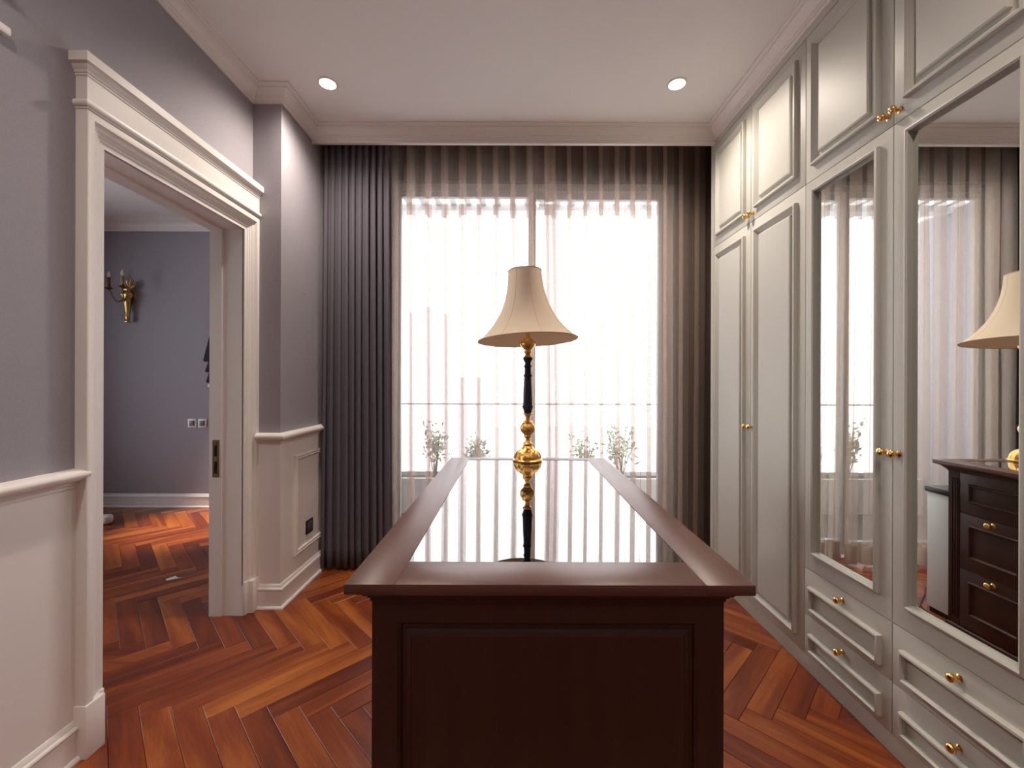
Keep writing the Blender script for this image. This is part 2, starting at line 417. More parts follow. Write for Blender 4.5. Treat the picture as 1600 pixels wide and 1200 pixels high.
# ------------------------------------------------------------------ herringbone parquet, plank by plank
LP, WP = 0.605, 0.0915
s2 = math.sqrt(0.5)
bvec, avec = Vector((s2, s2)), Vector((-s2, s2))
P0 = Vector((-1.1315, 1.709))
pl = MB()
g = 0.0007; ch = 0.0012; hz = 0.012
hl, hw = LP / 2 - g, WP / 2 - g
pl.loops([[(sx * (hl - i), sy * (hw - i), z) for sx, sy in ((-1, -1), (1, -1), (1, 1), (-1, 1))] for i, z in ((0, -hz), (0, -ch), (ch, 0))])
planks = []
for j in range(-7, 8):
    for k in range(-60, 61):
        o = P0 + WP * k * (bvec - avec) + LP * j * (bvec + avec)
        for kind in (0, 1):
            c = o + bvec * LP / 2 - avec * WP / 2 if kind == 0 else o + bvec * WP / 2 - avec * (WP + LP / 2)
            x, y = c
            inside = (XL - 0.15 < x < 1.85 and YR < y < YW + 0.02) or (-5.2 < x <= XL - 0.15 and -0.2 < y < 4.7 )
            if inside: planks.append((x, y, PI / 4 if kind == 0 else 3 * PI / 4))
def seen(p):
    x, y, _ = p
    if y < 1.25: return False
    u, v = 660 * x / y, 660 * H / y
    if v > 640 or abs(u) > 830: return False
    if x < XL:                                      # through the doorway only
        return -650 < u < -465 or y < 2.45 and x > XI and DY0 < y
    if 0.86 < y < 2.25 and -0.25 < x < 0.40: return False      # under the island
    if x > XW + 0.12: return False
    return True
vis = sorted([p for p in planks if seen(p)], key=lambda p: p[0] ** 2 + p[1] ** 2)[:290]
vs_ = set(vis)
proto = None
for x, y, a in vis:
    if proto is None:
        proto = build('plank', pl, 'parquet', floor); o = proto
    else:
        o = proto.copy(); COL.objects.link(o)
    o.location = (x, y, R.uniform(-0.0006, 0.0)); o.rotation_euler = (0, 0, a)
rest = MB()
for x, y, a in planks:
    if (x, y, a) in vs_: continue
    ca, sa = math.cos(a), math.sin(a)
    rest.add([(x + ca * px - sa * py, y + sa * px + ca * py, pz) for px, py, pz in pl.v], pl.f)
rs = build('outer_planks', rest, 'parquet', floor); rs['kind'] = 'stuff'

# ------------------------------------------------------------------ window
win = empty('window_1', (0.12, YW + 0.1, 0)); tag(win, 'two-leaf sliding glass door behind the sheer curtains', kind='structure')
yf = YW + 0.10
build('window_frame', MB().ring((WX0, WX1, 0.0, WT), [(0, -0.05), (0, 0.05), (0.055, 0.05), (0.055, -0.05)], lambda a, b, o: (a, yf - o, b)), 'alu', win)
for x0, x1, dy in ((WX0 + 0.05, 0.160, -0.02), (0.105, WX1 - 0.05, 0.025)):
    sh = build('sash', MB().ring((x0, x1, 0.05, WT - 0.05), [(0, -0.02), (0, 0.02), (0.045, 0.02), (0.045, -0.02)], lambda a, b, o: (a, yf + dy - o, b)), 'alu', win)
    build('pane', MB().box(x0 + 0.04, x1 - 0.04, yf + dy - 0.003, yf + dy + 0.003, 0.09, WT - 0.09), 'glass', sh)

struct('trim_9', MB().box(WX0, WX1, YW - 0.005, YW + 0.2, -0.03, 0.004), 'concrete', 'pale stone threshold of the sliding door')

# ------------------------------------------------------------------ balcony and what lies beyond
struct('balcony_floor', MB().box(XL, 3.2, YW + 0.2, 4.95, -0.12, -0.02), 'concrete', 'pale balcony floor outside the window')
rl = empty('balcony_railing', (0.1, 4.72, -0.02)); tag(rl, 'glass balcony railing with a pale handrail seen faintly through the sheers', 'railing')
build('handrail', MB().box(-1.5, 3.1, 4.71, 4.74, 1.062, 1.082), 'concrete', rl, bevel=0.008)
for x in (-1.45, 0.13, 3.02):
    build('post', MB().box(x, x + 0.03, 4.71, 4.74, -0.02, 1.06), 'concrete', rl)
for x0, x1 in ((-1.40, 0.11), (0.18, 3.0)):
    build('glass_panel', MB().box(x0, x1, 4.722, 4.730, 0.04, 1.056), 'glass', rl)
pb = empty('planter_box', (0.1, 4.45, -0.02)); tag(pb, 'long pale planter trough along the balcony railing', 'planter')
build('trough', MB().ring((-1.45, 2.9, 4.27, 4.63), [(0, -0.0), (0, 0.36), (0.03, 0.36), (0.03, 0.0)], lambda a, b, o: (a, b, o - 0.02)).box(-1.44, 2.89, 4.28, 4.62, -0.02, 0.02), 'concrete', pb)
build('soil', MB().box(-1.42, 2.87, 4.30, 4.60, 0.02, 0.30), 'shadow_gap', pb)
def shrub(x, h, wd, label):
    t = empty('balcony_shrub', (x, 4.45, 0.28)); tag(t, label, 'shrub', 'shrubs in the balcony trough')
    st = MB(); lf = MB()
    for i in range(9):
        a = R.uniform(0, 2 * PI); r = R.uniform(0, wd)
        top = (x + r * math.cos(a), 4.45 + 0.06 * math.sin(a), 0.28 + h * R.uniform(0.6, 1))
        st.tube([(x + 0.1 * r * math.cos(a), 4.45, 0.312), ((x + top[0]) / 2, (4.45 + top[1]) / 2, 0.28 + h * 0.4), top], [0.006, 0.005, 0.002], 5)
        for q in range(26):
            f = R.uniform(0.45, 1.0)
            c = Vector((x + (top[0] - x) * f, 4.45 + (top[1] - 4.45) * f, 0.28 + (top[2] - 0.28) * f)) + Vector((R.gauss(0, .035), R.gauss(0, .025), R.gauss(0, .03)))
            d = Vector((R.gauss(0, 1), R.gauss(0, 1), R.gauss(0.3, 0.7))).normalized(); sd = d.orthogonal().normalized()
            l = R.uniform(0.04, 0.075)
            c.y = min(max(c.y, 4.38), 4.52); c.z = max(c.z, 0.44)
            lf.add([c, c + d * l * .5 + sd * l * .22, c + d * l, c + d * l * .5 - sd * l * .22], [(0, 1, 2, 3)])
    build('stems', st, 'bronze', t); build('foliage', lf, 'leaf', t)
for i, (x, h, wd, lb) in enumerate(((-0.83, 0.62, 0.16, 'leafy shrub at the far left of the balcony trough'), (-0.42, 0.50, 0.15, 'lower leafy shrub left of the lamp in the balcony trough'),
                                    (0.72, 0.52, 0.18, 'leafy shrub right of the lamp in the balcony trough'), (1.12, 0.64, 0.18, 'leafy shrub at the right end of the window in the balcony trough'))):
    shrub(x, h, wd, lb)
pg = empty('pergola', (0.1, YW + 0.2, 3.0)); tag(pg, 'slatted pergola roof above the balcony seen at the top of the window', 'pergola')
build('beam', MB().box(-1.5, 3.2, 4.02, 4.14, 2.95, 3.01), 'concrete', pg)
for i in range(33):
    x = -1.45 + i * 0.14
    build('slat', MB().box(x, x + 0.055, YW + 0.22, 4.34, 3.0, 3.05), 'concrete', pg)
tw = empty('tower_block', (-12.6, 62, -40)); tag(tw, 'hazy grey tower block far beyond the left window pane', 'building')
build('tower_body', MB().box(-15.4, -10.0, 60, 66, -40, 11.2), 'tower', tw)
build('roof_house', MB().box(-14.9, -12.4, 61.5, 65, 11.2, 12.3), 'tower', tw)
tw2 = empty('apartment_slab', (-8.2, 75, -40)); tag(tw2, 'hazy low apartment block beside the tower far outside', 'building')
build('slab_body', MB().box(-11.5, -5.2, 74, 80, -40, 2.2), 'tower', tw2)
struct('ground', MB().box(-200, 200, 20, 400, -40.3, -40), 'concrete', 'pale city ground far below')

# ------------------------------------------------------------------ curtains
def folds(x0, x1, n, y0, amp, zz, over, seed, wob=0.012, per=18, flare=None, knife=False):
    """pleated cloth as a grid: columns along the width, rows down; over > 0.5 makes the folds double back"""
    r = random.Random(seed)
    ph = [(r.uniform(0.85, 1.15), r.uniform(-1, 1), r.uniform(-1, 1), r.uniform(0.6, 1.25)) for _ in range(n + 2)]
    sp_ = (x1 - x0) / n
    B = over * sp_ / (2 * PI)
    cols = n * per + 1
    V, F = [], []
    ztop = zz[0]
    for z in zz:
        t = (ztop - z) / (zz[0] - zz[-1])
        for c in range(cols):
            u = c / per
            i = int(min(u, n - 1e-6)); f = u - i
            def lerp(k): return ph[i][k] * (1 - f) + ph[i + 1][k] * f
            th = 2 * PI * u
            pin = 0.55 + 0.45 * min(1, t * 3.0)
            A = amp * (0.5 + 0.5 * pin) * lerp(3) * (1 + 0.25 * math.sin(5 * t + 3 * lerp(1)))
            x = x0 + sp_ * u + (B * lerp(0) * (math.sin(th) - 0.55 * math.sin(3 * th)) if knife else B * pin * lerp(0) * math.sin(2 * th)) + wob * t * lerp(1) * math.sin(2.2 * t + lerp(2)) * (1 if 0 < c < cols - 1 else 0.3)
            y = y0 + A * (math.sin(th) if knife else math.cos(th)) + 0.006 * t * lerp(2)
            if flare: x += flare(u / n, t)
            V.append((x, y, z))
    for a in range(len(zz) - 1):
        for c in range(cols - 1):
            k = a * cols + c
            F.append((k, k + 1, k + cols + 1, k + cols))
    return MB().add(V, F)

def zs(a, b, n): return [a + (b - a) * i / (n - 1) for i in range(n)]
drp = empty('drape', (-1.09, 2.94, 0.0)); tag(drp, 'heavy dark slate pleated drape gathered left of the window', 'curtain')
dm = build('drape_cloth', folds(-1.335, -0.862, 10, 2.935, 0.016, zs(3.22, 0.022, 26), 0.95, 3, 0.010, 16,
           flare=lambda s, t: 0.03 * t * t * (s - 0.45)), 'drape', drp, smooth=180)
sol = dm.modifiers.new('thickness', 'SOLIDIFY'); sol.thickness = 0.002
build('curtain_track', MB().box(-1.34, -0.84, 2.92, 2.95, 3.215, CP), 'plastic', drp)

def sheer(x0, x1, n, y0, seed, label, flare):
    t = empty('sheer_curtain', ((x0 + x1) / 2, y0, 0.0)); tag(t, label, 'curtain')
    mb = folds(x0, x1, n, y0, 0.030, zs(3.22, 0.15, 24), 1.75, seed, 0.014, 36, flare, True)
    cols = n * 36 + 1
    cl = build('sheer_cloth', mb, 'sheer', t, smooth=180)
    low = mb.v[-cols:]
    hv = low + [(x, y, 0.02) for x, y, z in low]
    build('hem_band', MB().add(hv, [(k, k + 1, cols + k + 1, cols + k) for k in range(cols - 1)]), 'hem', t, smooth=180)
    build('curtain_track', MB().box(x0, x1, y0 - 0.012, y0 + 0.012, 3.215, CP), 'plastic', t)
sheer(-0.93, 0.285, 10, 3.032, 11, 'translucent beige sheer curtain over the left window leaf', lambda s, t: 0.03 * t * s)
sheer(0.215, 1.40, 10, 3.112, 23, 'translucent beige sheer curtain over the right window leaf, bunched towards the wardrobes', lambda s, t: 0.05 * t * (1 - s) ** 2)

# ------------------------------------------------------------------ wardrobes
KNOB = [(0.0001, 0), (0.012, 0), (0.012, 0.002), (0.009, 0.004), (0.006, 0.006), (0.0055, 0.012), (0.007, 0.015), (0.011, 0.018), (0.0145, 0.023), (0.0155, 0.028), (0.0145, 0.033), (0.011, 0.037), (0.006, 0.039), (0.0001, 0.0395)]
knob0 = None
def knob(parent, y, z, x=XW, sgn=1, scale=0.92):
    global knob0
    if knob0 is None:
        knob0 = build('knob', MB().lathe(KNOB, (x, y, z), n=18, axis='x'), 'gold', parent, loc=(x, y, z), smooth=50); k = knob0
    else:
        k = copy(knob0, parent, (x, y, z))
    k.scale = (scale,) * 3
    k.rotation_euler = (0, 0, 0 if sgn > 0 else PI)
    return k
MOLD = [(0, 0), (0.0, 0.014), (0.003, 0.019), (0.009, 0.021), (0.013, 0.017), (0.017, 0.012), (0.024, 0.006), (0.028, 0.0)]
MIRM = [(0, 0), (0.0, 0.010), (0.003, 0.015), (0.009, 0.017), (0.015, 0.013), (0.017, 0.0), (0.017, -0.006), (0.012, -0.006)]
mpx = lambda a, b, o: (XW - o, a, b)
GAP = 0.0016
def door_(parent, y0, y1, z0, z1):
    d = build('cabinet_door', MB().box(XW, XW + 0.02, y0 + GAP, y1 - GAP, z0 + GAP, z1 - GAP), 'cab', parent, bevel=0.0015)
    my, mz = 0.052, 0.060
    r = (y0 + my, y1 - my, z0 + mz, z1 - mz)
    build('panel_moulding', MB().ring(r, MOLD, mpx), 'cab', d, smooth=35)
    # raised field with a bevelled shoulder
    q = 0.042
    f0 = [(XW, y, z) for y, z in ((r[0] + q, r[2] + q), (r[1] - q, r[2] + q), (r[1] - q, r[3] - q), (r[0] + q, r[3] - q))]
    e = 0.006
    f1 = [(XW - 0.011, y, z) for y, z in ((r[0] + q, r[2] + q), (r[1] - q, r[2] + q), (r[1] - q, r[3] - q), (r[0] + q, r[3] - q))]
    f2 = [(XW - 0.014, y, z) for y, z in ((r[0] + q + e, r[2] + q + e), (r[1] - q - e, r[2] + q + e), (r[1] - q - e, r[3] - q - e), (r[0] + q + e, r[3] - q - e))]
    build('raised_panel', MB().loops([f0, f1, f2]), 'cab', d)
    return d
def mirror_door(parent, y0, y1, z0, z1):
    my, mt, mbm = 0.052, 0.045, 0.075
    r = (y0 + my, y1 - my, z0 + mbm, z1 - mt)
    d = build('mirror_door', MB().ring((y0 + GAP, y1 - GAP, z0 + GAP, z1 - GAP), [(0, -0.02), (0, 0), (my - GAP, 0), (my - GAP, -0.02)], mpx)
              .box(XW + 0.012, XW + 0.02, r[0], r[1], z0 + GAP, r[2]).box(XW, XW + 0.012, r[0], r[1], z0 + my - 0.001, r[2]), 'cab', parent)
    build('mirror_moulding', MB().ring(r, MIRM, mpx), 'cab', d, smooth=35)
    build('mirror_glass', MB().box(XW + 0.005, XW + 0.010, r[0] + 0.010, r[1] - 0.010, r[2] + 0.010, r[3] - 0.010), 'mirror', d)
    return d
def drawer(parent, y0, y1, z0, z1):
    d = build('drawer', MB().box(XW, XW + 0.02, y0 + GAP, y1 - GAP, z0 + GAP, z1 - GAP), 'cab', parent, bevel=0.0015)
    build('drawer_moulding', MB().ring((y0 + 0.04, y1 - 0.04, z0 + 0.032, z1 - 0.072), MOLD[:5] + [(0.015, 0.008), (0.015, 0)], mpx), 'cab', d, smooth=35)
    knob(d, (y0 + y1) / 2, z1 - 0.040)
    return d
ZS, ZT, ZB0, ZD0, ZD1, ZD2 = 2.222, 2.895, 0.0, 0.073, 0.259, 0.470
def wardrobe(y0, ym, y1, kind, label, yend=None):
    t = empty('wardrobe', (1.65, (y0 + y1) / 2, 0)); tag(t, label, 'wardrobe', 'row of fitted wardrobes')
    xb = 1.955
    ye = yend or y1
    cb = MB().box(XW + 0.022, xb, y0, y0 + 0.018, ZD0, ZT).box(XW + 0.022, xb, ye - 0.018, ye, ZD0, ZT).box(xb - 0.01, xb, y0, ye, ZD0, ZT)
    cb.box(XW + 0.022, xb, y0, ye, ZD0, ZD0 + 0.018).box(XW + 0.022, xb, y0, ye, ZS - 0.009, ZS + 0.009).box(XW + 0.022, xb, y0, ye, ZT - 0.018, ZT)
    cb.box(XW + 0.022, xb, ym - 0.009, ym + 0.009, ZD0, ZT)
    build('carcass', cb, 'cab', t)
    build('plinth', MB().box(XW + 0.006, XW + 0.024, y0, ye, 0, 0.032).box(XW + 0.002, XW + 0.024, y0, ye, 0.032, ZD0), 'cab', t)
    build('top_fascia', MB().box(XW, XW + 0.02, y0, ye, ZT + 0.002, C - 0.02), 'cab', t)
    if yend: build('end_filler', MB().box(XW, XW + 0.02, y1 + GAP, yend, 0, ZT), 'cab', t)
    for a, b, side in ((y0, ym, 1), (ym, y1, -1)):
        ky = b - 0.022 if side > 0 else a + 0.022
        u = door_(t, a, b, ZS, ZT); knob(u, ky, ZS + 0.040)
        if kind == 'panel':
            d = door_(t, a, b, ZD0, ZS); knob(d, ky, 1.067)
        else:
            d = mirror_door(t, a, b, ZD2, ZS); knob(d, ky, 1.067)
            drawer(t, a, b, ZD1, ZD2); drawer(t, a, b, ZD0, ZD1)
wardrobe(1.94, 2.39, 2.835, 'panel', 'pale grey-green fitted wardrobe with plain panelled doors beside the window', yend=2.875)
wardrobe(1.04, 1.49, 1.94, 'mirror', 'pale grey-green fitted wardrobe with two tall mirror doors above four drawers')
wardrobe(0.13, 0.585, 1.04, 'panel', 'pale grey-green panelled wardrobe nearest the camera past the mirrors')

# ------------------------------------------------------------------ display island
TX0, TX1, TY0, TY1, TT = -0.333, 0.473, 0.825, 2.23, 0.915
GX0, GX1, GY0, GY1 = -0.233, 0.376, 0.932, 2.155
OV = 0.042
BX0, BX1, BY0, BY1 = TX0 + OV, TX1 - OV, TY0 + OV, TY1 - OV
isl = empty('island_counter', ((TX0 + TX1) / 2, (TY0 + TY1) / 2, 0)); tag(isl, 'dark mahogany dressing island with a glass-topped display in the middle of the room', 'counter')
xm = (TX0 + TX1) / 2
z0 = TT - 0.021
for x0, x1 in ((TX0, GX0), (GX1, TX1)):
    build('top_rail', MB().box(x0, x1, TY0, TY1, z0, TT), 'top_wood', isl, bevel=0.0015)
for y0, y1 in ((TY0, GY0), (GY1, TY1)):
    build('top_rail', MB().box(GX0, GX1, y0, y1, z0, TT), 'top_wood_cross', isl, bevel=0.0006)
build('glass_top', MB().box(GX0 + 0.001, GX1 - 0.001, GY0 + 0.001, GY1 - 0.001, TT - 0.009, TT - 0.001), 'table_glass', isl)
CORN = [(0.0, -0.052), (0.003, -0.052), (0.003, -0.046), (0.007, -0.044), (0.008, -0.039), (0.014, -0.037), (0.017, -0.031), (0.024, -0.026), (0.030, -0.024), (0.031, -0.021), (0.0, -0.021)]
build('cornice_moulding', MB().sweep(CORN, [(BX0, BY0), (BX0, BY1), (BX1, BY1), (BX1, BY0)][::-1], TT, closed=True), 'dark_wood', isl, smooth=30)
# body shell with the well of the display
bd = MB()
TH = 0.02
bd.box(BX0 + 0.012, BX1 - 0.012, BY0 + 0.012, BY0 + 0.03, 0.09, z0).box(BX0 + 0.012, BX1 - 0.012, BY1 - 0.03, BY1 - 0.012, 0.09, z0)
bd.box(BX0 + 0.012, BX0 + 0.03, BY0 + 0.03, BY1 - 0.03, 0.09, z0).box(BX1 - 0.03, BX1 - 0.012, BY0 + 0.03, BY1 - 0.03, 0.09, z0)
build('body', bd, 'dark_wood', isl)
build('display_tray', MB().box(BX0 + 0.03, BX1 - 0.03, BY0 + 0.03, BY1 - 0.03, 0.80, 0.82), 'felt', isl)
BB = [(0, 0), (0.034, 0), (0.034, 0.030), (0.028, 0.036), (0.022, 0.040), (0.020, 0.060), (0.014, 0.068), (0.008, 0.074), (0.006, 0.085), (0.0, 0.090), (-0.012, 0.092), (-0.012, 0)]
build('base_moulding', MB().sweep(BB, [(BX0, BY0), (BX0, BY1), (BX1, BY1), (BX1, BY0)][::-1], 0, closed=True), 'dark_wood', isl, smooth=30)
# front and back end panels: frame, bevel, raised field
PAN = [(0, 0), (0.0, -0.004), (0.003, -0.010), (0.008, -0.012)]
def end_panel(face, x0, x1, zl, zh, mp):
    fr = build(face, MB().ring((x0, x1, zl, zh), [(0, -0.012), (0, 0), (0.052, 0), (0.054, -0.003), (0.058, -0.006), (0.060, -0.012)], mp), 'dark_wood', isl, smooth=30)
    a, b, c, d = x0 + 0.068, x1 - 0.068, zl + 0.068, zh - 0.068
    def rr(i, o): return [mp(p, q, o) for p, q in ((a + i, c + i), (b - i, c + i), (b - i, d - i), (a + i, d - i))]
    build('raised_panel', MB().loops([rr(0, -0.012), rr(0.001, -0.008), rr(0.010, -0.005), rr(0.013, -0.001), rr(0.016, -0.001)]), 'dark_wood', fr)
end_panel('front_frame', BX0, BX1, 0.09, z0 - 0.025, lambda a, b, o: (a, BY0 - o, b))
end_panel('back_frame', BX0, BX1, 0.09, z0 - 0.025, lambda a, b, o: (a, BY1 + o, b))
# long sides: left plain panels, right drawers
ys = [BY0 + 0.055 + i * (BY1 - BY0 - 0.11) / 4 for i in range(5)]
mpl = lambda a, b, o: (BX0 - o, a, b)
mpr = lambda a, b, o: (BX1 + o, a, b)
IM = [(0, 0), (0.0, 0.006), (0.003, 0.009), (0.008, 0.009), (0.012, 0.004), (0.014, 0.0)]
for i in range(4):
    pn = build('side_panel', MB().box(BX0, BX0 + 0.012, ys[i], ys[i + 1], 0.09, z0 - 0.025), 'dark_wood', isl)
    build('panel_moulding', MB().ring((ys[i] + 0.04, ys[i + 1] - 0.04, 0.15, z0 - 0.075), IM, mpl), 'dark_wood', pn, smooth=35)
    for zl, zh, ft, fb, kz in ((0.665, 0.868, 0.815, 0.724, None), (0.385, 0.663, 0.613, 0.447, 0.643), (0.095, 0.383, 0.334, 0.165, 0.362)):
        dr = build('island_drawer', MB().box(BX1 - 0.012, BX1, ys[i] + 0.001, ys[i + 1] - 0.001, zl, zh), 'dark_wood', isl, bevel=0.001)
        build('drawer_moulding', MB().ring((ys[i] + 0.045, ys[i + 1] - 0.045, fb, ft), IM, mpr), 'dark_wood', dr, smooth=35)
        if kz: knob(dr, (ys[i] + ys[i + 1]) / 2, kz, BX1, -1, 1.0)
for xa, xb, sg in ((BX1 - 0.012, BX1, 1), (BX0, BX0 + 0.012, -1)):
    for y0, y1 in ((BY0 + 0.0125, ys[0] - 0.001), (ys[4] + 0.001, BY1 - 0.0125)):
        pp = MB().box(xa, xb, y0, y1, 0.09, z0 - 0.025)
        for q in range(3):
            yy = y0 + 0.006 + q * 0.0125
            xx = xb if sg > 0 else xa
            pp.box(min(xx, xx + sg * 0.004), max(xx, xx + sg * 0.004), yy, yy + 0.007, 0.13, z0 - 0.06)
        build('pilaster', pp, 'dark_wood', isl)

# ------------------------------------------------------------------ table lamp on the island
LX, LY = 0.067, 2.145
lamp = empty('table_lamp', (LX, LY, TT)); tag(lamp, 'tall gold and black table lamp with a cream bell shade on the island', 'lamp')
K = 0.000925
def prof(rows, y_ref=1138):
    return [(max(hw_ * K, 0.0002), TT + (y_ref - Y) * K) for Y, hw_ in rows]
def gad(n, amp, lo, hi):
    return lambda a, i, h: 1 + (amp * math.cos(n * a) if lo < h < hi else 0)
build('lamp_base', MB().lathe(prof([(1138, 1), (1138, 80), (1131, 82), (1127, 79), (1124, 72), (1116, 72), (1106, 70), (1096, 65), (1086, 58), (1077, 48), (1072, 38), (1069, 36), (1066, 30), (1060, 28), (1056, 24), (1048, 27), (1042, 25), (1038, 20), (1030, 15), (1018, 12), (1012, 14), (1008, 20), (1002, 21), (997, 19), (990, 25), (982, 33), (972, 38), (962, 40), (950, 39), (940, 35), (932, 28), (927, 30), (922, 24), (916, 14), (906, 13), (896, 14), (888, 17), (884, 26), (878, 27), (875, 24), (875, 1)]),
      (LX, LY, 0), 48, mod=lambda a, i, h: 1 + (0.06 * math.cos(10 * a) if TT + 0.012 < h < TT + 0.058 else 0.04 * math.cos(14 * a) if TT + 0.14 < h < TT + 0.185 else 0)), 'antique', lamp, smooth=50)
build('lamp_column', MB().lathe(prof([(876, 1), (876, 21), (866, 22), (852, 27), (846, 29), (841, 31), (836, 30), (834, 25), (828, 26), (760, 23.5), (684, 20), (680, 20), (678, 23), (672, 24.5), (667, 23), (664, 19), (632, 17), (628, 19), (622, 22), (617, 21), (613, 17), (602, 16.5), (594, 20), (586, 25), (578, 27), (572, 25), (571, 1)]),
      (LX, LY, 0), 48, mod=gad(12, 0.035, TT + (826 - 0 and (1138 - 826) * K), TT + (1138 - 690) * K)), 'navy', lamp, smooth=40)
build('lamp_neck', MB().lathe(prof([(572, 1), (572, 23), (566, 20), (556, 13), (549, 19), (543, 22), (537, 19), (530, 20), (522, 29), (513, 37), (502, 42), (492, 42), (484, 38), (478, 27), (473, 25), (468, 20), (462, 12), (440, 11), (400, 9), (330, 8), (150, 6), (110, 6), (105, 14), (100, 10), (92, 12), (86, 6), (85, 1)]),
      (LX, LY, 0), 32, mod=lambda a, i, h: 1 + (0.03 * math.cos(12 * a) if TT + (1138 - 514) * K < h < TT + (1138 - 484) * K else 0)), 'antique', lamp, smooth=50)
SP = [(95, 92), (130, 95), (170, 99), (210, 106), (250, 116), (290, 129), (330, 147), (370, 170), (405, 196), (435, 222), (458, 246), (473, 264), (478, 272)]
shz = TT + (1138 - 478) * K
shade = empty('lamp_shade', (LX, LY, shz)); shade.parent = lamp; shade.location = Vector((LX, LY, shz)) - LOC[lamp.name]
shade.rotation_euler = (math.radians(-2.5), math.radians(-2.6), 0)
def smooth_prof(rows, k=4):
    out = []
    for i in range(len(rows) - 1):
        for q in range(k):
            f = q / k
            out.append((rows[i][0] * (1 - f) + rows[i + 1][0] * f, rows[i][1] * (1 - f) + rows[i + 1][1] * f))
    return out + [rows[-1]]
NR = 64
SPp = [(h * K, TT + (1138 - Y) * K) for Y, h in SP]
rings = [[(LX + r * math.cos(2 * PI * k / NR), LY + r * math.sin(2 * PI * k / NR), z) for k in range(NR)] for r, z in SPp]
inner = [[(LX + (r - 0.0015) * math.cos(2 * PI * k / NR), LY + (r - 0.0015) * math.sin(2 * PI * k / NR), z) for k in range(NR)] for r, z in SPp[::-1]]
sf = build('shade_fabric', MB().loops(rings + inner, closed=True), 'shade', shade, smooth=60)
for r, z in (SPp[0], SPp[-1]):
    build('shade_trim', MB().tube([(LX + (r + 0.0005) * math.cos(2 * PI * k / 48), LY + (r + 0.0005) * math.sin(2 * PI * k / 48), z) for k in range(49)], 0.0022, 6), 'seam', shade, smooth=60)
sm0 = None
for k in range(8):
    a = 2 * PI * (k + 0.30) / 8
    if sm0 is None:
        sm0 = build('shade_seam', MB().tube([(LX + (r + 0.0002), LY, z) for r, z in SPp], 0.0010, 5), 'shade', shade, smooth=60); s_ = sm0
    else:
        s_ = sm0.copy(); COL.objects.link(s_)
    s_.rotation_euler = (0, 0, a)
zt = TT + (1138 - 98) * K
for k in range(3):
    a = 2 * PI * k / 3 + 0.4
    build('shade_spoke', MB().tube([(LX, LY, zt - 0.004), (LX + 0.084 * math.cos(a), LY + 0.084 * math.sin(a), zt)], 0.0015, 5), 'brass', shade)

# ------------------------------------------------------------------ white appliance and cords behind the island (seen in the mirror)
ap = empty('slim_cabinet', (0.15, 2.37, 0)); tag(ap, 'slim white floor cabinet with a black top standing behind the island, seen in the mirror', 'cabinet')
build('cabinet_body', MB().box(0.02, 0.285, 2.285, 2.452, 0.03, 0.690), 'appliance', ap, bevel=0.006)
build('cabinet_top', MB().box(0.012, 0.292, 2.278, 2.460, 0.690, 0.722), 'black', ap, bevel=0.004)
build('cabinet_base', MB().box(0.03, 0.275, 2.295, 2.444, 0.0, 0.03), 'black', ap)
c1 = build('power_cord', MB().tube([(0.05, 2.70, 0.006), (0.13, 2.62, 0.006), (0.22, 2.55, 0.01), (0.32, 2.46, 0.012), (0.37, 2.36, 0.006), (0.42, 2.29, 0.006), (0.36, 2.262, 0.006)], 0.0035, 8), 'black', smooth=60)
tag(c1, 'black power cord curling on the floor beside the slim white cabinet', 'cord')
c2 = build('power_cord', MB().tube([(0.27, 2.62, 0.006), (0.30, 2.56, 0.035), (0.335, 2.48, 0.045), (0.335, 2.40, 0.016), (0.34, 2.33, 0.006), (0.315, 2.30, 0.006)], 0.0035, 8), 'black', smooth=60)
tag(c2, 'shorter black cord arching over the other behind the island', 'cord')

# ------------------------------------------------------------------ downlights
def downlight(x, y, label, power=DOWN_W, z=C, cone=156):
    t = empty('downlight', (x, y, z)); tag(t, label, 'ceiling light')
    build('trim_ring', MB().lathe([(0.055, 0.0), (0.055, -0.003), (0.050, -0.006), (0.044, -0.004), (0.044, 0.0)], (x, y, z), 32), 'white', t, smooth=50)
    build('lamp_disc', MB().lathe([(0.0001, -0.0035), (0.044, -0.0035), (0.044, -0.0005), (0.0001, -0.0005)], (x, y, z), 32), 'lamp_on', t)
    l = bpy.data.lights.new('downlight_beam', 'SPOT'); l.energy = power; l.color = WARM; l.spot_size = math.radians(cone); l.spot_blend = 1.0; l.shadow_soft_size = 0.04
    o = bpy.data.objects.new('downlight_beam', l); COL.objects.link(o); o.parent = t; o.location = (0, 0, -0.02)
downlight(-1.062, 2.39, 'lit warm downlight in the ceiling left of the window, near the doorway')
downlight(0.912, 2.385, 'lit warm downlight in the ceiling right of the window, near the wardrobes')
# lamps added out of view, over and behind the camera, to brighten the room
for x, y, lb in ((-1.062, 0.55, 'added warm downlight over the camera on the doorway side'), (0.912, 0.55, 'added warm downlight over the camera on the wardrobe side'),
                 (-1.062, -1.25, 'added warm downlight behind the camera on the doorway side'), (0.912, -1.25, 'added warm downlight behind the camera on the wardrobe side')):
    downlight(x, y, lb, 32)
downlight(-2.86, 3.93, 'warm downlight in the ceiling of the room beyond the doorway', 480, 2.99, 32)

